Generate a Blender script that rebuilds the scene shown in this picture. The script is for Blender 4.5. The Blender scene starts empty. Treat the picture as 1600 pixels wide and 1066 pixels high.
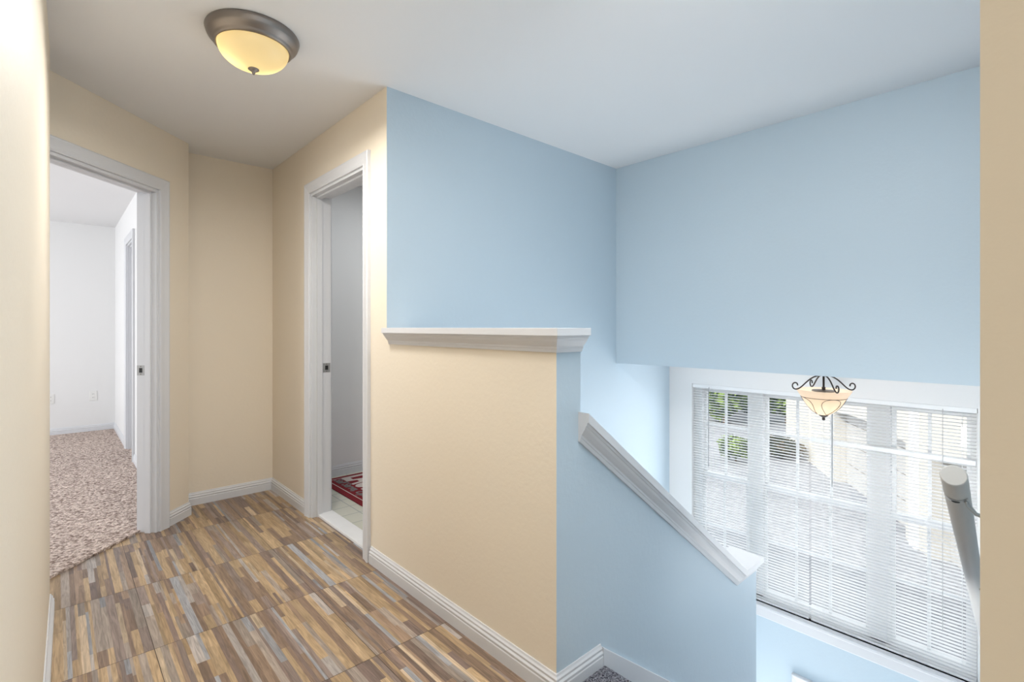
import bpy, bmesh, math, random
from mathutils import Vector, Matrix
random.seed(7)
S = bpy.context.scene
COL = S.collection
PI = math.pi

# ------------------------------------------------------------------ camera, world, sun, exposure
EYE = 1.2339
cam_d = bpy.data.cameras.new('camera')
cam = bpy.data.objects.new('camera', cam_d)
COL.objects.link(cam)
cam.location = (0, 0, EYE)
cam.rotation_euler = (PI / 2, 0, -0.7408)
cam_d.sensor_width = 36.0
cam_d.lens = 779.95 / 1600 * 36
cam_d.shift_y = -21.4 / 1600
cam_d.clip_start = 0.01
cam_d.clip_end = 300
S.camera = cam

S.view_settings.view_transform = 'Standard'
S.view_settings.look = 'None'
S.view_settings.exposure = 0.07
S.view_settings.gamma = 1.0
S.view_settings.use_curve_mapping = False

w = bpy.data.worlds.new('sky')
S.world = w
w.use_nodes = True
bg = w.node_tree.nodes['Background']
bg.inputs[0].default_value = (0.93, 0.965, 1.0, 1)
bg.inputs[1].default_value = 2.0

def light(name, kind, loc, rot, energy, color=(1, 1, 1), **kw):
    d = bpy.data.lights.new(name, kind)
    d.energy = energy
    d.color = color
    for k, v in kw.items():
        setattr(d, k, v)
    o = bpy.data.objects.new(name, d)
    COL.objects.link(o)
    o.location = loc
    o.rotation_euler = rot
    return o

light('sun', 'SUN', (0, 0, 20), (0, math.radians(-50), math.radians(-14)), 3.2, (1, 0.95, 0.86), angle=0.02)
# daylight through the foyer window and the bedroom window
light('foyer_daylight', 'AREA', (3.86, 1.2, -0.02), (0, math.radians(90), 0), 16, (0.98, 0.99, 1), shape='RECTANGLE', size=1.45, size_y=1.7)
light('bedroom_daylight', 'AREA', (-3.3, 5.6, 1.4), (0, math.radians(-90), 0), 84, (0.92, 0.965, 1), shape='RECTANGLE', size=1.6, size_y=2.2)
light('hall_back_fill', 'AREA', (0.3, -1.8, 1.3), (math.radians(90), 0, 0), 1.5, (1, 0.98, 0.95), shape='RECTANGLE', size=0.6, size_y=2.2)  # added ambient fill behind the camera, not a window
light('hall_top_fill', 'AREA', (1.25, 0.6, 2.40), (0, math.radians(-24), 0), 29, (1, 0.97, 0.93), shape='RECTANGLE', size=0.9, size_y=0.7)  # added fill above the stair head, out of view; no fixture here
light('foyer_up_fill', 'AREA', (3.45, 1.1, -2.6), (PI, 0, 0), 34, (1, 0.97, 0.93), shape='RECTANGLE', size=0.8, size_y=1.9)  # added fill shining up the stairwell to lift ceiling and upper walls
light('stair_fill', 'AREA', (1.15, 0.42, 0.02), (0, math.radians(-90), 0), 9, (1, 0.97, 0.93), shape='RECTANGLE', size=0.4, size_y=0.5, spread=math.radians(75))  # added fill aimed at the window to brighten blinds and frame
light('hall_top_fill_two', 'AREA', (0.42, 1.15, 2.42), (0, math.radians(-12), 0), 9.5, (0.96, 0.975, 1), shape='RECTANGLE', size=0.5, size_y=0.7)  # added unseen fill to brighten the hall side of the half wall
light('knee_wall_fill', 'AREA', (1.95, 0.07, -0.45), (math.radians(102), 0, 0), 5, (1, 0.98, 0.95), shape='RECTANGLE', size=1.2, size_y=0.7)  # added fill below the view, lifts the blue knee wall
light('laundry_lamp', 'AREA', (2.1, 3.2, 2.40), (0, 0, 0), 7, (0.94, 0.98, 1), shape='DISK', size=0.3)

# ------------------------------------------------------------------ materials
def nmat(name):
    m = bpy.data.materials.new(name)
    m.use_nodes = True
    nt = m.node_tree
    return m, nt, nt.nodes['Principled BSDF']

def plain(name, col, rough=0.5, metal=0.0, bump=0.0, bscale=200.0, mottle=0.0, spec=0.5):
    m, nt, p = nmat(name)
    p.inputs['Base Color'].default_value = (*col, 1)
    p.inputs['Roughness'].default_value = rough
    p.inputs['Metallic'].default_value = metal
    p.inputs['Specular IOR Level'].default_value = spec
    if bump or mottle:
        tc = nt.nodes.new('ShaderNodeTexCoord')
        n = nt.nodes.new('ShaderNodeTexNoise')
        n.inputs['Scale'].default_value = bscale
        n.inputs['Detail'].default_value = 3
        nt.links.new(tc.outputs['Object'], n.inputs['Vector'])
        if bump:
            b = nt.nodes.new('ShaderNodeBump')
            b.inputs['Strength'].default_value = bump
            b.inputs['Distance'].default_value = 0.002
            nt.links.new(n.outputs['Fac'], b.inputs['Height'])
            nt.links.new(b.outputs['Normal'], p.inputs['Normal'])
        if mottle:
            mx = nt.nodes.new('ShaderNodeMix')
            mx.data_type = 'RGBA'
            mx.inputs['A'].default_value = (*[c * (1 - mottle) for c in col], 1)
            mx.inputs['B'].default_value = (*[min(1, c * (1 + mottle)) for c in col], 1)
            nt.links.new(n.outputs['Fac'], mx.inputs['Factor'])
            nt.links.new(mx.outputs['Result'], p.inputs['Base Color'])
    return m

CREAM = plain('cream_paint', (0.82, 0.735, 0.605), 0.55, bump=0.35, bscale=55)
BLUE = plain('blue_paint', (0.515, 0.62, 0.70), 0.5, bump=0.35, bscale=55)
WHITE = plain('white_paint', (0.80, 0.80, 0.80), 0.6, bump=0.12, bscale=120)
CEIL = plain('ceiling_paint', (0.80, 0.805, 0.815), 0.8, bump=0.1, bscale=90)
TRIM = plain('white_trim_gloss', (0.68, 0.69, 0.715), 0.35)
BRONZE = plain('brushed_bronze', (0.27, 0.24, 0.22), 0.38, 0.85)
IRON = plain('dark_iron', (0.06, 0.05, 0.045), 0.5, 0.6)
STEEL = plain('satin_steel', (0.45, 0.45, 0.44), 0.35, 0.9)
BLACK = plain('black_hole', (0.01, 0.01, 0.01), 0.7)
RAILM = plain('grey_rail_paint', (0.50, 0.50, 0.49), 0.45)
PLATE = plain('white_plastic', (0.82, 0.82, 0.80), 0.35)
VINYL = plain('white_vinyl', (0.85, 0.86, 0.87), 0.4)
STONE = plain('white_marble_sill', (0.82, 0.82, 0.82), 0.3, mottle=0.06, bscale=12)
RED = plain('red_rug_pile', (0.20, 0.006, 0.014), 0.95, bump=0.6, bscale=700, mottle=0.25)
RUGW = plain('cream_rug_pile', (0.62, 0.55, 0.52), 0.95, bump=0.6, bscale=700)
RUGG = plain('grey_rug_pile', (0.20, 0.19, 0.19), 0.95, bump=0.6, bscale=700)

def carpet(name, dark, lightc, scale, bump=1.0, dist=0.012):
    m, nt, p = nmat(name)
    tc = nt.nodes.new('ShaderNodeTexCoord')
    n = nt.nodes.new('ShaderNodeTexNoise'); n.inputs['Scale'].default_value = scale; n.inputs['Detail'].default_value = 2
    n.inputs['Distortion'].default_value = 0.8
    v = nt.nodes.new('ShaderNodeTexVoronoi'); v.inputs['Scale'].default_value = scale * 1.1
    r = nt.nodes.new('ShaderNodeValToRGB')
    r.color_ramp.elements[0].position = 0.34; r.color_ramp.elements[0].color = (*dark, 1)
    r.color_ramp.elements[1].position = 0.62; r.color_ramp.elements[1].color = (*lightc, 1)
    b = nt.nodes.new('ShaderNodeBump'); b.inputs['Strength'].default_value = bump; b.inputs['Distance'].default_value = dist
    mt = nt.nodes.new('ShaderNodeMath'); mt.operation = 'SUBTRACT'
    L = nt.links.new
    L(tc.outputs['Object'], n.inputs['Vector']); L(tc.outputs['Object'], v.inputs['Vector'])
    L(n.outputs['Fac'], r.inputs['Fac']); L(r.outputs['Color'], p.inputs['Base Color'])
    L(n.outputs['Fac'], mt.inputs[0]); L(v.outputs['Distance'], mt.inputs[1])
    L(mt.outputs[0], b.inputs['Height']); L(b.outputs['Normal'], p.inputs['Normal'])
    p.inputs['Roughness'].default_value = 1.0
    p.inputs['Specular IOR Level'].default_value = 0.1
    return m
CARPET = carpet('beige_carpet', (0.24, 0.17, 0.14), (0.78, 0.65, 0.58), 50)
STAIRCARPET = carpet('grey_carpet', (0.04, 0.04, 0.06), (0.50, 0.50, 0.56), 160)

# laminate: strip colours come from a face attribute, the grain from noise stretched along the strips
LAM, nt, p = nmat('strip_laminate')
at = nt.nodes.new('ShaderNodeVertexColor'); at.layer_name = 'strip'
tc = nt.nodes.new('ShaderNodeTexCoord')
mp = nt.nodes.new('ShaderNodeMapping'); mp.inputs['Scale'].default_value = (110, 7, 1)
nz = nt.nodes.new('ShaderNodeTexNoise'); nz.inputs['Scale'].default_value = 1.0; nz.inputs['Detail'].default_value = 5; nz.inputs['Distortion'].default_value = 1.2
rp = nt.nodes.new('ShaderNodeMapRange'); rp.inputs['From Min'].default_value = 0.25; rp.inputs['From Max'].default_value = 0.75; rp.inputs['To Min'].default_value = 0.62; rp.inputs['To Max'].default_value = 1.34
ml = nt.nodes.new('ShaderNodeVectorMath'); ml.operation = 'SCALE'
nt.links.new(tc.outputs['Object'], mp.inputs['Vector']); nt.links.new(mp.outputs['Vector'], nz.inputs['Vector'])
nt.links.new(nz.outputs['Fac'], rp.inputs['Value']); nt.links.new(at.outputs['Color'], ml.inputs[0]); nt.links.new(rp.outputs['Result'], ml.inputs['Scale'])
nt.links.new(ml.outputs['Vector'], p.inputs['Base Color'])
p.inputs['Roughness'].default_value = 0.42
p.inputs['Specular IOR Level'].default_value = 0.35

def brickmat(name, c1, c2, cm, scale, bw, bh, mortar, rough=0.4, offset=0.0, rotz=0.0, mottle=None):
    m, nt, p = nmat(name)
    tc = nt.nodes.new('ShaderNodeTexCoord')
    mp = nt.nodes.new('ShaderNodeMapping'); mp.inputs['Rotation'].default_value = (0, 0, rotz)
    b = nt.nodes.new('ShaderNodeTexBrick'); b.offset = offset
    b.inputs['Color1'].default_value = (*c1, 1); b.inputs['Color2'].default_value = (*c2, 1); b.inputs['Mortar'].default_value = (*cm, 1)
    b.inputs['Scale'].default_value = scale; b.inputs['Brick Width'].default_value = bw; b.inputs['Row Height'].default_value = bh
    b.inputs['Mortar Size'].default_value = mortar
    nt.links.new(tc.outputs['Object'], mp.inputs['Vector']); nt.links.new(mp.outputs['Vector'], b.inputs['Vector'])
    nt.links.new(b.outputs['Color'], p.inputs['Base Color'])
    p.inputs['Roughness'].default_value = rough
    return m
LINO = brickmat('cream_floor_tile', (0.60, 0.59, 0.50), (0.64, 0.63, 0.55), (0.36, 0.38, 0.36), 1, 0.15, 0.15, 0.0035, 0.35)
PAVER = brickmat('grey_pavers', (0.26, 0.27, 0.30), (0.36, 0.36, 0.39), (0.18, 0.18, 0.20), 1, 0.30, 0.15, 0.008, 0.9, 0.5, 0.5)

def translucent_glass(name, col, mixf, emis=0.0):
    m = bpy.data.materials.new(name); m.use_nodes = True
    nt = m.node_tree; nt.nodes.clear(); L = nt.links.new
    out = nt.nodes.new('ShaderNodeOutputMaterial')
    d = nt.nodes.new('ShaderNodeBsdfDiffuse'); d.inputs[0].default_value = (*col, 1)
    t = nt.nodes.new('ShaderNodeBsdfTranslucent'); t.inputs[0].default_value = (*col, 1)
    g = nt.nodes.new('ShaderNodeBsdfGlossy'); g.inputs['Roughness'].default_value = 0.25
    x = nt.nodes.new('ShaderNodeMixShader'); x.inputs[0].default_value = mixf
    y = nt.nodes.new('ShaderNodeMixShader'); y.inputs[0].default_value = 0.05
    L(d.outputs[0], x.inputs[1]); L(t.outputs[0], x.inputs[2]); L(x.outputs[0], y.inputs[1]); L(g.outputs[0], y.inputs[2])
    L(y.outputs[0], out.inputs[0])
    return m
BOWL = translucent_glass('amber_frosted_glass', (0.97, 0.86, 0.58), 0.6)
BOWL2 = translucent_glass('apricot_frosted_glass', (0.96, 0.78, 0.60), 0.6)
SLATM = translucent_glass('blind_slat_vinyl', (0.94, 0.94, 0.94), 0.35)

def clear_glass(name):
    m = bpy.data.materials.new(name); m.use_nodes = True
    nt = m.node_tree; nt.nodes.clear(); L = nt.links.new
    out = nt.nodes.new('ShaderNodeOutputMaterial')
    t = nt.nodes.new('ShaderNodeBsdfTransparent'); t.inputs[0].default_value = (0.97, 0.98, 0.98, 1)
    g = nt.nodes.new('ShaderNodeBsdfGlossy'); g.inputs['Roughness'].default_value = 0.02
    x = nt.nodes.new('ShaderNodeMixShader'); x.inputs[0].default_value = 0.04
    L(t.outputs[0], x.inputs[1]); L(g.outputs[0], x.inputs[2]); L(x.outputs[0], out.inputs[0])
    return m
GLASS = clear_glass('window_glass')

def emitter(name, col, s):
    m = bpy.data.materials.new(name); m.use_nodes = True
    nt = m.node_tree; nt.nodes.clear()
    out = nt.nodes.new('ShaderNodeOutputMaterial'); e = nt.nodes.new('ShaderNodeEmission')
    e.inputs[0].default_value = (*col, 1); e.inputs[1].default_value = s
    nt.links.new(e.outputs[0], out.inputs[0])
    return m

# ------------------------------------------------------------------ mesh helpers
def NB():
    return bmesh.new()

def obj(name, bm, mats, parent=None, smooth=False, bevel=0.0, loc=None):
    me = bpy.data.meshes.new(name)
    bmesh.ops.recalc_face_normals(bm, faces=bm.faces[:])
    bm.to_mesh(me); bm.free()
    if not isinstance(mats, (list, tuple)):
        mats = [mats]
    for m in mats:
        me.materials.append(m)
    if smooth:
        for f in me.polygons:
            f.use_smooth = True
    o = bpy.data.objects.new(name, me)
    COL.objects.link(o)
    if parent is not None:
        o.parent = parent
    if loc is not None:
        o.location = loc
    if bevel:
        b = o.modifiers.new('bevel', 'BEVEL'); b.width = bevel; b.segments = 2; b.limit_method = 'ANGLE'
    return o

def structure(o):
    o['kind'] = 'structure'
    return o

def tag(o, label, cat, group=None, kind=None):
    o['label'] = label; o['category'] = cat
    if group: o['group'] = group
    if kind: o['kind'] = kind
    return o

def empty(name, loc, label, cat, group=None):
    o = bpy.data.objects.new(name, None); COL.objects.link(o)
    o.location = loc; o.empty_display_size = 0.1
    return tag(o, label, cat, group)

def box(bm, lo, hi, mi=0, sides=None):
    """sides: {'-x': material index, ...}"""
    x0, y0, z0 = lo; x1, y1, z1 = hi
    v = [bm.verts.new(p) for p in ((x0, y0, z0), (x1, y0, z0), (x1, y1, z0), (x0, y1, z0), (x0, y0, z1), (x1, y0, z1), (x1, y1, z1), (x0, y1, z1))]
    for key, idx in (('-z', (3, 2, 1, 0)), ('+z', (4, 5, 6, 7)), ('-y', (0, 1, 5, 4)), ('+x', (1, 2, 6, 5)), ('+y', (2, 3, 7, 6)), ('-x', (3, 0, 4, 7))):
        f = bm.faces.new([v[i] for i in idx])
        f.material_index = (sides or {}).get(key, mi)
    return v

def prism(bm, poly, a0, a1, mapf, mi=0):
    lo = [bm.verts.new(mapf(p, a0)) for p in poly]; hi = [bm.verts.new(mapf(p, a1)) for p in poly]
    n = len(poly)
    fs = [bm.faces.new(lo[::-1]), bm.faces.new(hi)]
    for i in range(n):
        fs.append(bm.faces.new((lo[i], lo[(i + 1) % n], hi[(i + 1) % n], hi[i])))
    for f in fs: f.material_index = mi
    return fs

def sweep(bm, path, prof, mapf, side=1, ends=(None, None), mi=0):
    """profile [(a, b)]: a is offset to the side of the 2-D path, b the third axis; mitred corners"""
    n = len(path); rings = []
    for i, p in enumerate(path):
        def nrm(q, r):
            d = Vector((r[0] - q[0], r[1] - q[1])).normalized()
            return Vector((-d.y, d.x)) * side
        if i == 0: m = ends[0] or nrm(path[0], path[1])
        elif i == n - 1: m = ends[1] or nrm(path[-2], path[-1])
        else:
            a, b = nrm(path[i - 1], p), nrm(p, path[i + 1])
            m = (a + b); m = m / m.dot(a)
        m = Vector(m)
        rings.append([bm.verts.new(mapf((p[0] + m.x * a, p[1] + m.y * a), b)) for a, b in prof])
    k = len(prof)
    for i in range(n - 1):
        for j in range(k):
            f = bm.faces.new((rings[i][j], rings[i][(j + 1) % k], rings[i + 1][(j + 1) % k], rings[i + 1][j])); f.material_index = mi
    bm.faces.new(rings[0][::-1]).material_index = mi
    bm.faces.new(rings[-1]).material_index = mi

def lathe(bm, prof, segs=48, c=(0, 0, 0), mi=0, closed=False):
    rings = []
    for r, z in prof:
        if r < 1e-6:
            rings.append([bm.verts.new((c[0], c[1], c[2] + z))])
        else:
            rings.append([bm.verts.new((c[0] + r * math.cos(2 * PI * i / segs), c[1] + r * math.sin(2 * PI * i / segs), c[2] + z)) for i in range(segs)])
    for a, b in zip(rings, rings[1:]):
        for i in range(segs):
            j = (i + 1) % segs
            if len(a) == 1: f = bm.faces.new((a[0], b[j], b[i]))
            elif len(b) == 1: f = bm.faces.new((a[i], a[j], b[0]))
            else: f = bm.faces.new((a[i], a[j], b[j], b[i]))
            f.material_index = mi

def tube(bm, pts, r, segs=10, closed=False, mi=0):
    pts = [Vector(p) for p in pts]; n = len(pts); rings = []
    up = Vector((0, 0, 1))
    for i, p in enumerate(pts):
        if closed: t = (pts[(i + 1) % n] - pts[i - 1]).normalized()
        else: t = (pts[min(i + 1, n - 1)] - pts[max(i - 1, 0)]).normalized()
        a = t.cross(up)
        if a.length < 0.05: a = t.cross(Vector((1, 0, 0)))
        a.normalize(); b = t.cross(a).normalized()
        rr = r(i / max(1, n - 1)) if callable(r) else r
        rings.append([bm.verts.new(p + a * rr * math.cos(2 * PI * k / segs) + b * rr * math.sin(2 * PI * k / segs)) for k in range(segs)])
    m = n if closed else n - 1
    for i in range(m):
        A, B = rings[i], rings[(i + 1) % n]
        # keep the ring phase aligned
        off = min(range(segs), key=lambda o: (A[0].co - B[o].co).length)
        for k in range(segs):
            f = bm.faces.new((A[k], A[(k + 1) % segs], B[(k + 1 + off) % segs], B[(k + off) % segs])); f.material_index = mi
    if not closed:
        bm.faces.new(rings[0][::-1]); bm.faces.new(rings[-1])

def XY(p, b): return (p[0], p[1], b)

# ------------------------------------------------------------------ main dimensions
XH, XI = 1.2236, 1.347          # hall wall faces (hall side, stair side)
YB = 2.267                      # blue wall over the stairs
YK = 4.05                       # end wall of the hall
H = 2.44
XS = 3.146                      # blue bulkhead
XW = 3.919                      # window wall
YE = 1.12                       # end of the half wall / face of the knee wall
ZS = 0.962
LOW = -3.4
CB = [CREAM, BLUE, WHITE, CEIL]

# floor of the hall: mosaic-strip laminate tiles (0.61 m), each strip a face of one mesh
bm = NB(); cl = bm.loops.layers.float_color.new('strip')
pal = [(0.50, 0.345, 0.20), (0.60, 0.43, 0.26), (0.34, 0.235, 0.17), (0.27, 0.195, 0.16), (0.41, 0.285, 0.20), (0.62, 0.44, 0.26), (0.45, 0.37, 0.31), (0.37, 0.285, 0.245), (0.55, 0.49, 0.45), (0.43, 0.43, 0.45), (0.72, 0.56, 0.39), (0.31, 0.225, 0.19)]
wts = [6, 6, 5, 3, 6, 5, 4, 5, 3, 2.6, 2, 3]
T = 0.61
def strip(x0, y0, x1, y1, c):
    f = bm.faces.new([bm.verts.new(q) for q in ((x0, y0, 0), (x1, y0, 0), (x1, y1, 0), (x0, y1, 0))])
    for l in f.loops: l[cl] = (*c, 1)
rnd = random.Random(21)
for ix in range(-2, 3):
    for iy in range(-6, 5):
        X0 = 0.28 + ix * T; Y0 = 1.727 + iy * T
        x = X0 + 0.0012
        while x < X0 + T - 0.0015:
            wd = rnd.choice([0.010, 0.013, 0.016, 0.019, 0.024, 0.031])
            x2 = min(x + wd, X0 + T - 0.0012)
            if X0 + T - x2 < 0.015: x2 = X0 + T - 0.0012
            y = Y0 + 0.0012
            while y < Y0 + T - 0.0015:
                ln = rnd.choice([0.12, 0.2, 0.28, 0.38, 0.48, 0.61])
                y2 = min(y + ln, Y0 + T - 0.0012)
                if Y0 + T - y2 < 0.06: y2 = Y0 + T - 0.0012
                c = rnd.choices(pal, wts)[0]; k = rnd.uniform(0.56, 0.84)
                strip(x, y, x2, y2, [min(1, q * k) for q in c])
                y = y2
            x = x2
# thin dark seams between the tiles
def seam(x0, y0, x1, y1):
    f = bm.faces.new([bm.verts.new(q) for q in ((x0, y0, -0.0012), (x1, y0, -0.0012), (x1, y1, -0.0012), (x0, y1, -0.0012))])
    for l in f.loops: l[cl] = (0.09, 0.065, 0.05, 1)
seam(-0.95, -2, 2.1, 4.2)
me_floor = bm
# trim to the hall: bisect away what lies past the hall walls
def cut(bm, co, no):
    g = bm.verts[:] + bm.edges[:] + bm.faces[:]
    bmesh.ops.bisect_plane(bm, geom=g, plane_co=co, plane_no=no, clear_outer=True)
cut(bm, (1.34, 0, 0), (1, 0, 0)); cut(bm, (0, 4.1, 0), (0, 1, 0)); cut(bm, (0, -2.0, 0), (0, -1, 0)); cut(bm, (0, 3.375, 0), (-1, 1, 0))
floor = structure(obj('floor', bm, LAM))

# ceiling and soffit
bm = NB(); box(bm, (-3.8, -2.0, H), (4.07, 7.9, H + 0.1)); structure(obj('ceiling', bm, CEIL))
bm = NB(); box(bm, (XS + 0.124, -0.08, ZS), (XW + 0.12, YB, ZS + 0.12)); structure(obj('ceiling_soffit', bm, CEIL))

# walls
bm = NB()
box(bm, (XH, YB + 0.12, 0), (XI, 2.505, H), 0, {'+x': 2})
box(bm, (XH, 3.27, 0), (XI, YK, H), 0, {'+x': 2})
box(bm, (XH, 2.505, 2.10), (XI, 3.27, H), 0, {'+x': 2})
structure(obj('wall_hall_east', bm, CB))
bm = NB(); box(bm, (XH, YB, 0), (XW + 0.12, YB + 0.12, H), 1, {'-x': 0, '+y': 2}); box(bm, (XI, YB, LOW), (XW + 0.12, YB + 0.12, 0), 1)
structure(obj('wall_stair_north', bm, CB))
bm = NB(); box(bm, (0.6456, YK, 0), (XI, YK + 0.12, H), 0, {'+y': 2}); box(bm, (XI, YK, 0), (3.22, YK + 0.12, H), 2)
structure(obj('wall_north', bm, CB))
bm = NB(); box(bm, (3.1, YB + 0.12, 0), (3.22, YK, H), 2); structure(obj('wall_laundry_east', bm, CB))
bm = NB(); prism(bm, [(-0.018, 2.92), (-0.14, 2.92), (-0.22, -2), (-0.100, -2)], 0, H, XY, 0); box(bm, (-3.6, 2.80, 0), (-0.14, 2.92, H), 0, {'+y': 2})
structure(obj('wall_left', bm, CB))
# half wall and knee wall in one run
bm = NB()
box(bm, (XH, YE, 0), (XI, YB, 1.206), 0, {'+x': 1, '-y': 1})
XZ = lambda p, a: (p[0], a, p[1])
SL = 0.7465
prism(bm, [(XI, -2.2), (2.845, -2.2), (2.845, -0.045), (2.617, -0.045), (XI, 0.945 - 0.04 - SL * (XI - 1.33))], YE, YE + 0.12, XZ, 1)
structure(obj('wall_half', bm, CB))
# bulkhead
bm = NB(); box(bm, (XS, -0.08, ZS), (XS + 0.124, YB, H), 1); structure(obj('wall_bulkhead', bm, CB))
# window wall: white upper part round the window, blue below the sill
WY0, WY1, WZ0, WZ1 = 0.31, 2.061, -0.835, 0.765
bm = NB()
box(bm, (XW, WY1, -0.93), (XW + 0.15, YB, ZS + 0.1), 2); box(bm, (XW, -0.08, -0.93), (XW + 0.15, WY0, ZS + 0.1), 2)
box(bm, (XW, WY0, WZ1), (XW + 0.15, WY1, ZS + 0.1), 2); box(bm, (XW, -0.08, LOW), (XW + 0.15, YB, -0.93), 1)
box(bm, (XW, WY0, -0.93), (XW + 0.15, WY1, WZ0), 2)
structure(obj('wall_window', bm, CB))
bm = NB(); box(bm, (0.52, -0.08, 0), (XW, 0.04, H), 1, {'-x': 0, '-y': 0}); box(bm, (XI, -0.08, LOW), (XW, 0.04, 0), 1)
structure(obj('wall_right', bm, CB))
# angled wall with the bedroom door
P0 = Vector((-0.288, 2.92)); DD = Vector((1, 1)).normalized(); NN = Vector((1, -1)).normalized()
def A45(t, n, z): q = P0 + DD * t + NN * n; return (q.x, q.y, z)
def box45(bm, t0, t1, n0, n1, z0, z1, sides=None):
    fs = prism(bm, [(t0, n0), (t1, n0), (t1, n1), (t0, n1)], z0, z1, lambda p, a: A45(p[0], p[1], a))
    for f in fs: f.material_index = 0
    if sides: fs[2].material_index = sides   # face n0 (bedroom side)
TD0, TD1, HD = 0.29, 1.055, 2.062
bm = NB()
box45(bm, 0, TD0, -0.12, 0, 0, H, 2); box45(bm, TD1, 1.3195, -0.12, 0, 0, H, 2); box45(bm, TD0, TD1, -0.12, 0, HD, H, 2)
structure(obj('wall_angled', bm, CB))
bm = NB()
box(bm, (0.532, 3.8534, 0), (0.6456, 4.17, H), 0, {'-x': 2})
XR = 0.532
box(bm, (XR, 4.17, 0), (0.6456, 5.72, H), 2); box(bm, (XR, 6.30, 0), (0.6456, 7.80, H), 2); box(bm, (XR, 5.72, 2.06), (0.6456, 6.30, H), 2)
structure(obj('wall_bedroom_east', bm, CB))
YBD = 7.683
bm = NB(); box(bm, (-3.72, YBD, 0), (XR, YBD + 0.12, H), 2); structure(obj('wall_bedroom_north', bm, CB))
bm = NB(); box(bm, (-3.72, 2.80, 0), (-3.6, YBD, 0.7), 2); box(bm, (-3.72, 2.80, 2.2), (-3.6, YBD, H), 2)
box(bm, (-3.72, 2.80, 0.7), (-3.6, 4.4, 2.2), 2); box(bm, (-3.72, 6.8, 0.7), (-3.6, YBD, 2.2), 2)
structure(obj('wall_bedroom_west', bm, CB))

# floors beyond
bm = NB()
prism(bm, [(-3.6, 2.93), (-0.42, 2.93), (0.532, 3.882), (0.532, 5.72), (0.62, 5.72), (0.62, 6.30), (0.532, 6.30), (0.532, YBD), (-3.6, YBD)], -0.02, 0.014, XY)
bf = obj('bedroom_floor', bm, CARPET); structure(bf)
bm = NB(); prism(bm, [(1.345, YB + 0.12), (3.1, YB + 0.12), (3.1, YK), (1.345, YK)], -0.03, 0.0, XY); structure(obj('laundry_floor', bm, LINO))
bm = NB(); box(bm, (1.262, 2.507, -0.01), (1.362, 3.268, 0.016)); structure(obj('trim_door_sill', bm, STONE, bevel=0.003))
bm = NB(); box(bm, (1.2, -1.0, LOW - 0.1), (XW, YB, LOW)); structure(obj('entry_floor', bm, PLATE))

# baseboards
BP = [(0, 0), (0.015, 0), (0.015, 0.046), (0.0125, 0.049), (0.0125, 0.052), (0.0145, 0.055), (0.0145, 0.060), (0.010, 0.066), (0.0105, 0.074), (0.006, 0.080), (0.004, 0.087), (0, 0.087)]
def base(name, path, side=1, z=0.0):
    bm = NB(); sweep(bm, path, [(a, b + z) for a, b in BP], XY, side); return structure(obj(name, bm, TRIM))
q1 = A45(1.133, 0, 0)
base('baseboard_east', [(XH, 2.43), (XH, YE), (1.457, YE)], -1)
base('baseboard_north', [(XH, 3.34), (XH, YK), (0.6456, YK), (0.6456, 3.8534), (q1[0], q1[1])], 1)
base('baseboard_left', [(-0.098, -1.9), (-0.018, 2.92), (-0.28, 2.92)], -1)
base('baseboard_bedroom', [(XR, 3.95), (XR, 5.65)], 1, 0.0)
base('baseboard_bedroom.001', [(XR, 6.37), (XR, YBD), (-3.6, YBD)], 1, 0.0)
base('baseboard_laundry', [(3.1, YB + 0.13), (3.1, YK), (XI, YK), (XI, 3.35)], 1)
# skirt board beside the stairs
bm = NB(); prism(bm, [(1.457, 0.08), (1.457, -0.25), (2.85, -1.29), (2.85, 0.08 - SL * (2.85 - 1.457))], YE - 0.016, YE, XZ)
structure(obj('trim_stair_skirt', bm, TRIM, bevel=0.002))

# caps on the half wall and on the sloping knee wall
bm = NB()
box(bm, (1.176, 1.073, 1.206), (1.347, 2.235, 1.2315)); box(bm, (XH + 0.002, 2.235, 1.206), (1.347, YB, 1.2315))
CP = [(0, 1.150), (0.008, 1.150), (0.011, 1.162), (0.013, 1.163), (0.014, 1.170), (0.020, 1.176), (0.030, 1.188), (0.034, 1.196), (0.038, 1.198), (0.040, 1.2065), (0, 1.2065)]
sweep(bm, [(XH, 2.235), (XH, YE), (1.347, YE)], CP, XY, -1)
structure(obj('trim_half_wall_cap', bm, TRIM, bevel=0.0015))
bm = NB()
path = [(1.335, 0.945 - SL * 0.005), (2.617, -0.0135), (2.835, -0.0135)]
v0 = (0, -1 / math.cos(math.atan(SL)))
prof_board = [(0, 1.073), (0.026, 1.073), (0.026, 1.262), (0, 1.262)]
sweep(bm, path, prof_board, lambda p, b: (p[0], b, p[1]), -1, (v0, None))
prof_crown = [(0.026, YE - 0.040), (0.034, YE - 0.038), (0.036, YE - 0.034), (0.044, YE - 0.030), (0.056, YE - 0.020), (0.062, YE - 0.014), (0.069, YE - 0.013), (0.070, YE - 0.011), (0.082, YE - 0.008), (0.082, YE), (0.026, YE)]
sweep(bm, path, prof_crown, lambda p, b: (p[0], b, p[1]), -1, (v0, None))
structure(obj('trim_knee_wall_cap', bm, TRIM))

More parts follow.
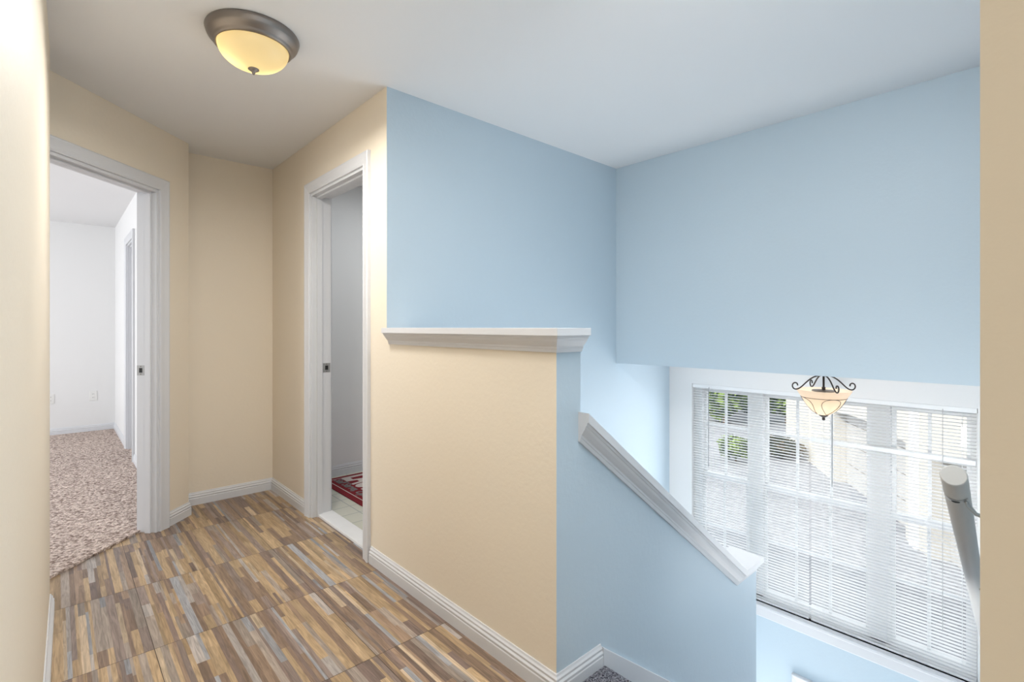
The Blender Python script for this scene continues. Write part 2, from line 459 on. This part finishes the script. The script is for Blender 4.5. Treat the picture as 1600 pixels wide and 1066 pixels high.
# door casings, jambs and strike plates: each door surround is one structure with parts
CAS = [(0, 0), (0, 0.013), (0.006, 0.016), (0.010, 0.014), (0.030, 0.016), (0.050, 0.020), (0.058, 0.022), (0.066, 0.022), (0.070, 0.018), (0.070, 0)]
def surround(name, u0, u1, zt, mapw, depth, stop, wdt=0.07):
    root = bpy.data.objects.new(name, None); COL.objects.link(root); root['kind'] = 'structure'
    # mapw(u, n, z) -> world; n>0 towards the viewer's side, wall from n=0 to n=-depth
    k = wdt / 0.07
    for nm, sgn, off in (('casing', 1, 0), ('casing', -1, -depth)):
        bm = NB()
        sweep(bm, [(u0, 0), (u0, zt), (u1, zt), (u1, 0)], [(a * k, b * sgn + off) for a, b in CAS], lambda p, b: mapw(p[0], b, p[1]), 1)
        obj(nm, bm, TRIM, root)
    bm = NB(); e = 0.001
    sweep(bm, [(u0, 0), (u0, zt), (u1, zt), (u1, 0)], [(0, e), (0, -depth - e), (-0.016, -depth - e), (-0.016, e)], lambda p, b: mapw(p[0], b, p[1]), 1)
    sweep(bm, [(u0 + 0.016, 0), (u0 + 0.016, zt - 0.016), (u1 - 0.016, zt - 0.016), (u1 - 0.016, 0)], [(0, -stop), (0, -stop - 0.034), (-0.011, -stop - 0.034), (-0.011, -stop)], lambda p, b: mapw(p[0], b, p[1]), 1)
    obj('jamb', bm, TRIM, root)
    return root
d1 = surround('door_1', TD0, TD1, HD, lambda u, n, z: A45(u, n, z), 0.12, 0.03)
d2 = surround('door_2', -3.27, -2.505, 2.10, lambda u, n, z: (XH - n, -u, z), 0.1234, 0.03, 0.066)
d3 = surround('door_3', -6.30, -5.72, 2.06, lambda u, n, z: (XR - n, -u, z), 0.1136, 0.02)
bm = NB(); box(bm, (0.60, 5.738, 0.02), (0.635, 6.282, 2.04)); obj('door_panel', bm, TRIM, d3)
def strike(root, mapw, u, n, z, s):
    # plate lies on the jamb face u = const; opening is towards s
    bm = NB(); r = []
    prism(bm, [(n - 0.024, z - 0.03), (n + 0.024, z - 0.03), (n + 0.024, z + 0.03), (n - 0.024, z + 0.03)], u, u + s * 0.002, lambda p, a: mapw(a, p[0], p[1]))
    pl = obj('strike_plate', bm, STEEL, root)
    bm = NB()
    prism(bm, [(n - 0.010, z - 0.014), (n + 0.010, z - 0.014), (n + 0.010, z + 0.014), (n - 0.010, z + 0.014)], u + s * 0.002, u + s * 0.0026, lambda p, a: mapw(a, p[0], p[1]))
    obj('latch_hole', bm, BLACK, pl)
    for dz in (-0.023, 0.023):
        bm = NB()
        prism(bm, [(n + 0.004 * math.cos(t * PI / 4), z + dz + 0.004 * math.sin(t * PI / 4)) for t in range(8)], u + s * 0.002, u + s * 0.003, lambda p, a: mapw(a, p[0], p[1]))
        obj('screw', bm, BRONZE, pl)
strike(d1, lambda u, n, z: A45(u, n, z), TD1 - 0.016, -0.095, 0.975, -1)
strike(d2, lambda u, n, z: (XH - n, -u, z), -3.27 + 0.016, -0.095, 0.968, 1)
d1.location = (0, 0, 0)

# ------------------------------------------------------------------ stairs
bm = NB()
prof = [(1.30, 0.0), (1.30, 0.013)]
x, z = 1.455, 0.013
for k in range(6):
    # rounded carpeted nosing
    prof += [(x, z), (x + 0.012, z - 0.003), (x + 0.020, z - 0.012), (x + 0.020, z - 0.026), (x + 0.008, z - 0.036), (x, z - 0.19)]
    z -= 0.19
    if k < 5:
        x += 0.254
prof += [(2.95, z), (2.95, z - 0.15), (2.7, z - 0.15), (1.36, -0.21), (1.36, 0.0)]
prism(bm, prof, 0.041, YE - 0.016, XZ)
st = obj('staircase', bm, STAIRCARPET)
tag(st, 'grey shag carpeted stairs descending past the blue knee wall', 'stairs')

# ------------------------------------------------------------------ flush ceiling lamp
LC = (0.603, 2.238, H)
cl_ = empty('ceiling_light', LC, 'round bronze flush mount ceiling lamp with lit amber glass bowl', 'ceiling light')
bm = NB(); lathe(bm, [(0.0, 0), (0.172, 0), (0.175, -0.006), (0.172, -0.016), (0.168, -0.026), (0.166, -0.030), (0.160, -0.036), (0.152, -0.046), (0.149, -0.048), (0.147, -0.054), (0.141, -0.060), (0.136, -0.061), (0.134, -0.052), (0.134, -0.018), (0.0, -0.018)], 64)
obj('pan', bm, BRONZE, cl_, True)
prof = [(0.133, -0.056)] + [(0.133 * math.cos(t), -0.056 - 0.086 * math.sin(t)) for t in [i * PI / 2 / 14 for i in range(1, 14)]] + [(0.0, -0.142)]
bm = NB(); lathe(bm, prof, 64); obj('glass_bowl', bm, BOWL, cl_, True)
bm = NB(); lathe(bm, [(0, -0.139), (0.020, -0.140), (0.021, -0.144), (0.014, -0.149), (0.007, -0.152), (0.0065, -0.158), (0.004, -0.164), (0, -0.166)], 24); obj('finial', bm, BRONZE, cl_, True)
bm = NB(); lathe(bm, [(0.0, -0.018), (0.018, -0.018), (0.018, -0.05), (0.008, -0.055), (0.004, -0.06), (0.004, -0.14), (0, -0.14)], 16); obj('lamp_holder', bm, BRONZE, cl_, True)
light('ceiling_light_glow', 'AREA', (LC[0], LC[1], H - 0.172), (0, 0, 0), 15.5, (1, 0.97, 0.92), shape='DISK', size=0.22)
BULB = emitter('lit_bulb', (1, 0.82, 0.50), 9)
for a in (2.75, 0.6):
    bm = NB(); cx, cy = 0.062 * math.cos(a), 0.062 * math.sin(a)
    lathe(bm, [(0, 0.03), (0.012, 0.028), (0.014, 0.015), (0.026, 0), (0.029, -0.014), (0.022, -0.028), (0, -0.034)], 20, (cx, cy, -0.062)); obj('bulb', bm, BULB, cl_, True)

# ------------------------------------------------------------------ pendant in the window bay
PC = Vector((3.5, 0.976, ZS))
pd_ = empty('pendant_light', PC, 'scrolled iron pendant with apricot glass bowl hanging before the window', 'pendant light')
bm = NB(); lathe(bm, [(0, 0), (0.035, 0), (0.036, -0.006), (0.024, -0.016), (0.008, -0.022), (0.006, -0.03), (0, -0.03)], 24); obj('canopy', bm, IRON, pd_, True)
bm = NB(); lathe(bm, [(0, -0.02), (0.006, -0.022), (0.006, -0.095), (0.010, -0.098), (0.010, -0.114), (0.006, -0.116), (0.006, -0.12), (0, -0.12)], 16); obj('stem', bm, IRON, pd_, True)
bm = NB(); lathe(bm, [(0, -0.112), (0.062, -0.116), (0.065, -0.120), (0.063, -0.124), (0, -0.126)], 40); obj('cover_disc', bm, BRONZE, pd_, True)
bp = [(r * 0.87, z) for r, z in [(0.170, -0.114), (0.164, -0.126), (0.152, -0.142), (0.140, -0.158), (0.134, -0.168), (0.120, -0.190), (0.098, -0.218), (0.070, -0.245), (0.040, -0.264), (0.021, -0.272)]]
bm = NB(); lathe(bm, bp, 56); obj('glass_bowl', bm, BOWL2, pd_, True)
bm = NB(); lathe(bm, [(0, -0.262), (0.024, -0.264), (0.028, -0.268), (0.022, -0.276), (0.010, -0.284), (0.007, -0.288), (0.010, -0.294), (0.006, -0.302), (0, -0.304)], 24); obj('finial', bm, IRON, pd_, True)
# scroll arms
th0 = math.atan2(-math.cos(0.7408) * 1, math.sin(0.7408) * 1)
fw = Vector((math.sin(0.7408), math.cos(0.7408))); rt = Vector((math.cos(0.7408), -math.sin(0.7408)))
for k in range(4):
    ang = math.radians(-97.5 + 90 * k)      # 0 = to the camera's right, negative = towards it
    dv = rt * math.cos(ang) + fw * math.sin(ang)
    pts = []
    # S-shaped run, then a spiral
    run = [(0.0, -0.026), (0.03, -0.026), (0.06, -0.034), (0.09, -0.052), (0.115, -0.074), (0.135, -0.093), (0.155, -0.108), (0.172, -0.113)]
    pts += run
    cxx, czz, r0 = 0.176, -0.088, 0.025
    for i in range(1, 19):
        t = -PI / 2 + i * (1.55 * PI) / 18
        r = r0 * (1 - 0.55 * i / 18)
        pts.append((cxx + r * math.cos(t), czz + r * math.sin(t)))
    # smooth
    for _ in range(2):
        pts = [pts[0]] + [q for a, b in zip(pts, pts[1:]) for q in ((a[0] * .75 + b[0] * .25, a[1] * .75 + b[1] * .25), (a[0] * .25 + b[0] * .75, a[1] * .25 + b[1] * .75))] + [pts[-1]]
    bm = NB(); tube(bm, [(dv.x * r * 0.92, dv.y * r * 0.92, z) for r, z in pts], 0.0042, 8); obj('scroll_arm', bm, IRON, pd_, True)
def rb(z):
    for (r1, z1), (r2, z2) in zip(bp, bp[1:]):
        if z1 >= z >= z2: return r1 + (r2 - r1) * (z1 - z) / (z1 - z2)
    return bp[-1][0]
bm = NB(); rr_ = rb(-0.160) + 0.002
tube(bm, [(rr_ * math.cos(2 * PI * i / 48), rr_ * math.sin(2 * PI * i / 48), -0.160) for i in range(48)], 0.0016, 6, True)
obj('wire_band', bm, IRON, pd_, True)
for k in range(4):
    a0 = math.atan2((rt * math.cos(math.radians(-97.5 + 90 * k)) + fw * math.sin(math.radians(-97.5 + 90 * k))).y, (rt * math.cos(math.radians(-97.5 + 90 * k)) + fw * math.sin(math.radians(-97.5 + 90 * k))).x)
    pts = []
    for i in range(40):
        t = 2 * PI * i / 40
        z = -0.212 + 0.052 * math.cos(t)
        wv = math.sin(t) * (0.52 + 0.10 * math.cos(t))
        r = rb(z) + 0.002
        pts.append((r * math.cos(a0 + wv), r * math.sin(a0 + wv), z))
    bm = NB(); tube(bm, pts, 0.0015, 6, True); obj('wire_petal', bm, IRON, pd_, True)
bm = NB(); lathe(bm, [(0, 0.02), (0.012, 0.018), (0.025, -0.005), (0.022, -0.025), (0, -0.032)], 20, (0, 0, -0.165)); obj('bulb', bm, emitter('soft_bulb', (1, 0.74, 0.48), 9), pd_, True)

# ------------------------------------------------------------------ windows (outer frame, sashes, muntins, panes), sill
WX = 3.99
wins = [(1.991, 1.617, [1.813]), (1.507, 0.839, [1.285, 1.069]), (0.726, 0.344, [0.537])]
ZM, ZU, ZL = 0.012, 0.43, -0.385
bm = NB()
box(bm, (WX - 0.03, 1.991, WZ0), (WX + 0.05, WY1, WZ1)); box(bm, (WX - 0.03, WY0, WZ0), (WX + 0.05, 0.344, WZ1))
box(bm, (WX - 0.03, 1.507, WZ0), (WX + 0.05, 1.617, WZ1)); box(bm, (WX - 0.03, 0.726, WZ0), (WX + 0.05, 0.839, WZ1))
box(bm, (WX - 0.03, 0.344, WZ1 - 0.03), (WX + 0.05, 1.991, WZ1)); box(bm, (WX - 0.03, 0.344, WZ0), (WX + 0.05, 1.991, WZ0 + 0.035))
structure(obj('trim_window_frame', bm, VINYL, bevel=0.003))
for i, (ya, yb, mun) in enumerate(wins):
    root = bpy.data.objects.new('window_%d' % (i + 1), None); COL.objects.link(root); root['kind'] = 'structure'
    for nm, z0, z1, dx, zm in (('upper_sash', ZM - 0.012, WZ1 - 0.03, 0.02, ZU), ('lower_sash', WZ0 + 0.035, ZM + 0.030, -0.004, ZL)):
        bm = NB(); X0, X1 = WX + dx - 0.012, WX + dx + 0.012
        fr = 0.022
        box(bm, (X0, yb, z0), (X1, yb + fr, z1)); box(bm, (X0, ya - fr, z0), (X1, ya, z1))
        box(bm, (X0, yb + fr, z0), (X1, ya - fr, z0 + 0.04)); box(bm, (X0, yb + fr, z1 - 0.036), (X1, ya - fr, z1))
        for m in mun: box(bm, (X0 + 0.006, m - 0.009, z0 + 0.04), (X1 - 0.006, m + 0.009, z1 - 0.036))
        mh = 0.016 if (i == 2 and nm == 'upper_sash') else 0.010
        box(bm, (X0 + 0.0055, yb + fr, zm - mh), (X1 - 0.0055, ya - fr, zm + mh))
        sa = obj(nm, bm, VINYL, root)
        bm = NB(); box(bm, (WX + dx - 0.002, yb + fr, z0 + 0.04), (WX + dx + 0.002, ya - fr, z1 - 0.036)); obj('glass_pane', bm, GLASS, sa)
bm = NB()
box(bm, (XW - 0.045, WY0 - 0.03, WZ0 - 0.022), (WX - 0.03, WY1 + 0.02, WZ0)); box(bm, (XW - 0.016, WY0 - 0.02, WZ0 - 0.10), (XW, WY1 + 0.01, WZ0 - 0.022))
structure(obj('window_sill', bm, TRIM, bevel=0.004))

# venetian blinds inside the recess
def blind(y0, y1, zb, label, wand, cords, wand_len, dangle):
    root = empty('venetian_blind', (3.942, (y0 + y1) / 2, zb), label, 'window blind', 'white slatted blinds in the foyer window')
    ox, oy, oz = root.location
    def bx(name, lo, hi, m=VINYL, bev=0):
        bm = NB(); box(bm, (lo[0] - ox, lo[1] - oy, lo[2] - oz), (hi[0] - ox, hi[1] - oy, hi[2] - oz)); return obj(name, bm, m, root, bevel=bev)
    bx('headrail', (3.925, y0, WZ1 - 0.030), (3.957, y1, WZ1 - 0.001), bev=0.002)
    bx('bottom_rail', (3.931, y0 + 0.004, zb), (3.955, y1 - 0.004, zb + 0.014), bev=0.002)
    bm = NB(); z = zb + 0.026; n = 0
    while z < WZ1 - 0.034:
        a = 0.0125; pts = [(-a, -0.0010), (-a * 0.5, 0.0009), (0, 0.0015), (a * 0.5, 0.0009), (a, -0.0010)]
        tl = math.radians(3)
        up = [(px * math.cos(tl) - pz * math.sin(tl), px * math.sin(tl) + pz * math.cos(tl)) for px, pz in pts]
        ra = [[bm.verts.new((3.943 + px - ox, yy - oy, z + pz - oz)) for px, pz in up] for yy in (y0 + 0.004, y1 - 0.004)]
        for k in range(4): bm.faces.new((ra[0][k], ra[0][k + 1], ra[1][k + 1], ra[1][k]))
        z += 0.0205
    so = obj('slats', bm, SLATM, root, True)
    if dangle:
        bx('middle_rail', (3.918, y0 + 0.004, 0.433), (3.928, y1, 0.461), bev=0.003)
    for yc in cords:
        for xx in (3.930, 3.956):
            bm = NB(); tube(bm, [(xx - ox, yc - oy, zb + 0.012 - oz), (xx - ox, yc - oy, WZ1 - 0.03 - oz)], 0.0009, 5); obj('ladder_cord', bm, VINYL, root)
    bm = NB(); tube(bm, [(3.922 - ox, wand - oy, WZ1 - 0.02 - oz), (3.915 - ox, wand - oy, WZ1 - 0.05 - oz), (3.913 - ox, wand - oy, WZ1 - wand_len - oz)], 0.0035, 6); obj('tilt_wand', bm, plain('clear_wand', (0.35, 0.36, 0.37), 0.2), root)
    if dangle:
        bm = NB(); tube(bm, [(3.922 - ox, dangle - oy, WZ1 - 0.02 - oz), (3.914 - ox, dangle - oy, WZ1 - 0.06 - oz), (3.914 - ox, dangle - oy, WZ1 - 1.35 - oz)], 0.0018, 5); obj('lift_cord', bm, plain('cord_grey', (0.5, 0.5, 0.5), 0.7), root)
    return root
blind(1.185, WY1 - 0.003, WZ0 + 0.002, 'white slatted blind beside the blue wall, the half away from the handrail', 1.915, (1.98, 1.60, 1.27), 0.66, None)
blind(WY0 + 0.004, 1.179, WZ0 + 0.002, 'white slatted blind behind the handrail end and below the pendant', 1.040, (1.10, 0.74, 0.38), 0.62, 0.465)

# ------------------------------------------------------------------ handrail
d = Vector((1.409, 0.0664, -0.8634)).normalized()
R0 = Vector((1.3277, 0.1409, EYE - 0.2967 - EYE)) * 0.865; R0.z += EYE
hr = empty('handrail', R0, 'thick round grey handrail on the stair wall beside the window', 'handrail')
bm = NB(); s1 = d.cross(Vector((0, 0, 1))).normalized(); s2 = s1.cross(d).normalized()
if s2.z < 0: s2 = -s2; 
RR = 0.0188
rings = []
for q, rr in ((0, 0.0), (0, RR - 0.002), (0.002, RR), (2.6, RR), (2.6, 0.0)):
    if rr == 0: rings.append([bm.verts.new(d * q)])
    else: rings.append([bm.verts.new(d * q + s1 * rr * math.cos(2 * PI * i / 40) + s2 * rr * math.sin(2 * PI * i / 40)) for i in range(40)])
for a, b in zip(rings, rings[1:]):
    for i in range(40):
        j = (i + 1) % 40
        if len(a) == 1: bm.faces.new((a[0], b[i], b[j]))
        elif len(b) == 1: bm.faces.new((a[i], a[j], b[0]))
        else: bm.faces.new((a[i], a[j], b[j], b[i]))
ro = obj('rail', bm, RAILM, hr)
for f in ro.data.polygons:
    f.use_smooth = len(f.vertices) == 4
for q in (0.085, 0.86, 1.6, 2.4):
    c = d * q
    wall = Vector((c.x + 0.03, 0.04 - R0.y, c.z - 0.06))
    bm = NB()
    tube(bm, [c - s2 * 0.012 + s1 * 0.010, c - s2 * 0.022 + s1 * 0.016, (c - s2 * 0.028) * 0.7 + wall * 0.3, wall], 0.0036, 8)
    obj('bracket', bm, STEEL, hr, True)
    bm = NB()
    prism(bm, [(0.016 * math.cos(t * PI / 10), 0.016 * math.sin(t * PI / 10)) for t in range(20)], 0, 0.004, lambda p, a: (wall.x + p[0], wall.y + a, wall.z + p[1]))
    obj('wall_rose', bm, STEEL, hr)
# saddle plate with its slot and screws on the top of the rail near the end
c = d * 0.085
bm = NB()
segs = []
for a in range(-5, 6):
    t = PI + a * 0.19
    segs.append((math.sin(t), math.cos(t)))
for k in range(10):
    (a0, b0), (a1, b1) = segs[k], segs[k + 1]
    r_ = RR + 0.0012
    vs = [bm.verts.new(c + d * dd + s1 * aa * r_ + s2 * bb * r_) for dd, aa, bb in ((-0.008, a0, b0), (0.008, a0, b0), (0.008, a1, b1), (-0.008, a1, b1))]
    bm.faces.new(vs)
bmesh.ops.remove_doubles(bm, verts=bm.verts[:], dist=1e-5)
sp = obj('saddle_plate', bm, RAILM, hr, True)
def on_rail(q, ang, rad, m, name, lift=0.002, sx=1.0):
    bm = NB(); base_ = d * q
    lo = []; 
    for t in range(16):
        dd = rad * math.cos(t * PI / 8); aa = ang + rad * sx * math.sin(t * PI / 8) / RR
        lo.append(bm.verts.new(base_ + d * dd + (s1 * math.sin(aa) + s2 * math.cos(aa)) * (RR + lift)))
    bm.faces.new(lo); return obj(name, bm, m, sp)
on_rail(0.085, PI + 0.05, 0.0045, BLACK, 'slot', 0.002, 1.3)
for q, an in ((0.079, 0.40), (0.092, 0.46), (0.080, -0.48), (0.091, -0.62)):
    on_rail(q, PI + an, 0.0014, BRONZE, 'screw', 0.002)

# ------------------------------------------------------------------ wall plates
def plate(name, origin, ux, nv, label, group=None, gang=1, outlet=True):
    ux, nv = Vector(ux), Vector(nv); up = Vector((0, 0, 1))
    root = empty(name, origin, label, 'wall outlet', group)
    W = 0.035 if gang == 1 else 0.058
    M = lambda p, a: tuple(ux * p[0] + up * p[1] + nv * a)
    bm = NB(); prism(bm, [(-W, -0.057), (W, -0.057), (W, 0.057), (-W, 0.057)], 0.0, 0.006, M); obj('cover_plate', bm, PLATE, root, bevel=0.002)
    for dz in (-0.02, 0.02):
        bm = NB(); prism(bm, [(-0.016, dz - 0.013), (0.016, dz - 0.013), (0.016, dz + 0.013), (-0.016, dz + 0.013)], 0.006, 0.008, M); rc = obj('receptacle', bm, PLATE, root, bevel=0.001)
        bm = NB()
        for dx in (-0.006, 0.006): prism(bm, [(dx - 0.0015, dz - 0.004), (dx + 0.0015, dz - 0.004), (dx + 0.0015, dz + 0.006), (dx - 0.0015, dz + 0.006)], 0.008, 0.0085, M)
        obj('slot', bm, RUGG, rc)
    return root
plate('wall_outlet', (0.328, YBD, 0.427), (1, 0, 0), (0, -1, 0), 'small white outlet in the bedroom nearer the closet corner', 'bedroom outlets')
plate('wall_outlet', (-0.045, YBD, 0.423), (1, 0, 0), (0, -1, 0), 'white bedroom outlet half hidden by the cream hall wall edge', 'bedroom outlets')

# front door below the window: only the top of its casing shows
root = bpy.data.objects.new('door_4', None); COL.objects.link(root); root['kind'] = 'structure'
bm = NB(); sweep(bm, [(-1.29 + 0.07, LOW), (-1.29 + 0.07, -1.32), (-0.30, -1.32), (-0.30, LOW)], [(a, b) for a, b in CAS], lambda p, b: (XW - b * 1.2, -p[0], p[1]), 1); obj('casing', bm, TRIM, root)
bm = NB(); box(bm, (XW - 0.012, 0.30, LOW), (XW, 1.22, -1.32)); obj('door_panel', bm, TRIM, root)

# ------------------------------------------------------------------ laundry rug
RX0, RX1, RY0, RY1 = 1.556, 2.22, 2.72, 3.975
rg = empty('rug', (RX0, RY1, 0), 'red laundry rug with pale lettering on the tiled laundry floor', 'rug')
def RG(p, a): return (p[0], p[1], a)
bm = NB(); w_, l_ = RX1 - RX0, RY1 - RY0
prism(bm, [(0, 0), (0, -l_), (w_, -l_), (w_, 0)], 0.0, 0.008, RG); obj('pile', bm, RED, rg, bevel=0.003)
bm = NB()
def bar(x0, y0, x1, y1): box(bm, (x0, y0, 0.0075), (x1, y1, 0.0092))
i0 = 0.045; tkn = 0.006
bar(i0, -l_ + i0, i0 + tkn, -i0); bar(w_ - i0 - tkn, -l_ + i0, w_ - i0, -i0); bar(i0, -i0 - tkn, w_ - i0, -i0); bar(i0, -l_ + i0, w_ - i0, -l_ + i0 + tkn)
obj('border_line', bm, RUGW, rg)
def lettering(txt, size, x, y, mat, name, shear=0.0, sy=1.0, bold=0.0, sx=1.0):
    cu = bpy.data.curves.new(name, 'FONT'); cu.body = txt; cu.size = size; cu.shear = shear; cu.offset = bold; cu.extrude = 0.0008; cu.resolution_u = 4
    tmp = bpy.data.objects.new(name, cu); COL.objects.link(tmp)
    bpy.context.view_layer.update()
    me = bpy.data.meshes.new_from_object(tmp.evaluated_get(bpy.context.evaluated_depsgraph_get()))
    bpy.data.objects.remove(tmp)
    me.transform(Matrix.Rotation(-PI / 2, 4, 'Z') @ Matrix.Diagonal((sx, sy, 1, 1)))
    me.materials.clear(); me.materials.append(mat)
    o = bpy.data.objects.new(name, me); COL.objects.link(o); o.parent = rg; o.location = (x, y, 0.0088)
    return o
lettering('LAUNDRY', 0.30, 0.165, -0.05, RUGW, 'lettering', 0, 1.30, 0.010, 0.62)
lettering('Self Serve, Open 24 Hrs', 0.115, 0.085, -0.06, RUGG, 'script_lettering', 0.35, 0.85, 0.003, 0.75)

# ------------------------------------------------------------------ outside, one storey down
G = -3.5
bm = NB(); prism(bm, [(4.07, -20), (70, -20), (70, 45), (4.07, 45)], G - 0.1, G, XY)
structure(obj('driveway_pavement', bm, PAVER))
def FR(F, R): q = fw * F + rt * R; return Vector((q.x, q.y, 0))
# roof over this house, it throws the shade on the pavers
bm = NB(); prism(bm, [(-4.4, 2.6), (4.5, 2.6), (0, 4.4)], -7, 10, XZ); structure(obj('roof', bm, plain('roof_tile', (0.4, 0.35, 0.3), 0.8)))
bm = NB(); box(bm, (3.2, -7, G), (4.0, -0.2, 2.6)); box(bm, (3.2, YB + 0.13, G), (4.0, 10, 0.0)); structure(obj('wall_exterior', bm, WHITE))

# garage block across the drive
STUCCO = plain('white_stucco', (0.62, 0.59, 0.54), 0.9, bump=0.2, bscale=30)
gp0 = FR(20.4, 11.2); gp1 = FR(6.6, 7.62); gd = (gp1 - gp0).normalized(); gl = (gp1 - gp0).length
gn = Vector((-gd.y, gd.x, 0))
if gn.dot(-gp0) < 0: gn = -gn      # outward, towards this house
gb = empty('garage_building', (gp0.x, gp0.y, G), 'pale stucco garage block with recessed arched doors across the drive', 'building')
def GM(p, a): q = gd * p[0] + gn * a; return (q.x, q.y, p[1])
doors = [(5.25, 9.54), (10.56, 13.5)]
bm = NB()
# front wall in pieces between the door openings, arched heads
cur = 0.0
def arch_piece(a, b, zt):
    pts = [(a, zt)] + [(a + (b - a) * i / 12, zt + 0.12 * math.sin(PI * i / 12)) for i in range(1, 12)] + [(b, zt)]
    return pts
for a, b in doors:
    prism(bm, [(cur, 0), (a, 0), (a, 6.2), (cur, 6.2)], -0.37, 0, GM)
    pts = arch_piece(a, b, 2.15)
    prism(bm, pts + [(b, 6.2), (a, 6.2)], -0.37, 0, GM)
    cur = b
prism(bm, [(cur, 0), (gl, 0), (gl, 6.2), (cur, 6.2)], -0.37, 0, GM)
prism(bm, [(0, 0), (gl, 0), (gl, 6.2), (0, 6.2)], -6, -0.371, GM)
obj('stucco_wall', bm, STUCCO, gb)
GDOOR = plain('garage_door_paint', (0.55, 0.53, 0.51), 0.6)
for a, b in doors:
    bm = NB()
    for k in range(4): prism(bm, [(a + 0.01, k * 0.62 + 0.01), (b - 0.01, k * 0.62 + 0.01), (b - 0.01, k * 0.62 + 0.60), (a + 0.01, k * 0.62 + 0.60)], -0.37, -0.33, GM)
    obj('garage_door', bm, GDOOR, gb)
bm = NB(); prism(bm, [(-0.3, 6.2), (gl + 0.3, 6.2), (gl + 0.3, 6.45), (-0.3, 6.45)], -6.3, 0.5, GM); obj('eave', bm, GDOOR, gb)
bm = NB(); prism(bm, [(9.85, 0), (10.1, 0), (10.1, 6.2), (9.85, 6.2)], 0.0, 0.08, GM); obj('downspout', bm, VINYL, gb)

# planting
LEAF = {}
def leafmat(name, a, b):
    m, nt, p = nmat(name)
    oi = nt.nodes.new('ShaderNodeTexCoord'); n = nt.nodes.new('ShaderNodeTexNoise'); n.inputs['Scale'].default_value = 2.2
    r = nt.nodes.new('ShaderNodeValToRGB'); r.color_ramp.elements[0].position = 0.38; r.color_ramp.elements[1].position = 0.62
    r.color_ramp.elements[0].color = (*a, 1); r.color_ramp.elements[1].color = (*b, 1)
    nt.links.new(oi.outputs['Object'], n.inputs['Vector']); nt.links.new(n.outputs['Fac'], r.inputs['Fac']); nt.links.new(r.outputs['Color'], p.inputs['Base Color'])
    p.inputs['Roughness'].default_value = 0.6
    return m
LG = leafmat('green_leaves', (0.025, 0.06, 0.02), (0.30, 0.42, 0.08))
LB = leafmat('brown_green_leaves', (0.03, 0.05, 0.02), (0.16, 0.11, 0.05))
BARK = plain('bark', (0.16, 0.11, 0.08), 0.9, mottle=0.3, bscale=20)
def leaves(bm, c, rad, n, size, rn):
    c = Vector(c)
    for _ in range(n):
        v = Vector((rn.gauss(0, 1), rn.gauss(0, 1), rn.gauss(0, 1))).normalized() * (rn.random() ** 0.4)
        p_ = c + Vector((v.x * rad[0], v.y * rad[1], v.z * rad[2]))
        a = Vector((rn.gauss(0, 1), rn.gauss(0, 1), rn.gauss(0, 1))).normalized(); b = a.cross(Vector((rn.gauss(0, 1), rn.gauss(0, 1), rn.gauss(0, 1)))).normalized()
        s = size * rn.uniform(0.6, 1.3)
        vs = [bm.verts.new(p_ + a * s * x + b * s * 0.45 * y) for x, y in ((-1, 0), (-0.3, 1), (0.5, 0.8), (1, 0), (0.5, -0.8), (-0.3, -1))]
        bm.faces.new(vs)
def plant(name, pos, rad, zc, n, size, mat, label, cat, seed, trunk=0.1, group=None):
    root = empty(name, (pos[0], pos[1], G), label, cat, group)
    rn = random.Random(seed)
    bm = NB()
    for k in range(5):
        o = (rn.uniform(-0.35, 0.35) * rad[0], rn.uniform(-0.35, 0.35) * rad[1], zc + rn.uniform(-0.25, 0.3) * rad[2])
        leaves(bm, o, [q * 0.72 for q in rad], n // 5, size, rn)
    obj('foliage', bm, mat, root)
    bm = NB(); tube(bm, [(0, 0, 0), (0.02, 0.03, zc * 0.5), (0, 0, zc)], lambda t: trunk * (1 - 0.5 * t), 8)
    for k in range(4):
        a = k * 1.6; tube(bm, [(0, 0, zc * 0.6), (rad[0] * 0.4 * math.cos(a), rad[1] * 0.4 * math.sin(a), zc + rad[2] * 0.3)], trunk * 0.4, 6)
    obj('trunk', bm, BARK, root)
    return root
q = FR(24.5, 10.45); plant('tree', (q.x, q.y), (1.25, 1.25, 1.75), 1.75, 7000, 0.14, LG, 'leafy green tree beyond the drive, behind the round shrub', 'tree', 2)
q = FR(24.5, 13.5); plant('tree', (q.x, q.y), (1.2, 1.2, 1.7), 2.0, 7000, 0.14, LG, 'leafy green tree beside the pale garage block', 'tree', 3)
rn = random.Random(11); q = FR(27.5, 13.0)
hd = empty('hedge', (q.x, q.y, G), 'long dark green hedge behind the trees at the end of the drive', 'hedge')
bm = NB()
for k in range(9):
    t = (k - 4) * 1.05; leaves(bm, (rt.x * t, rt.y * t, 1.7), (1.0, 0.7, 1.7), 1500, 0.17, rn)
obj('foliage', bm, LG, hd)
bm = NB()
for k in range(9):
    t = (k - 4) * 1.05; tube(bm, [(rt.x * t, rt.y * t, 0), (rt.x * t, rt.y * t, 2.6)], 0.05, 6)
obj('stems', bm, BARK, hd)
q = FR(17.6, 7.9); plant('shrub', (q.x, q.y), (0.58, 0.58, 0.45), 0.5, 1800, 0.06, LG, 'round bright green shrub standing in the drive', 'shrub', 4, 0.04)
q = FR(18.0, 9.75); plant('shrub', (q.x, q.y), (0.85, 0.8, 0.4), 0.4, 2400, 0.06, LB, 'low brownish green shrub mound beside the garage block', 'shrub', 5, 0.04)
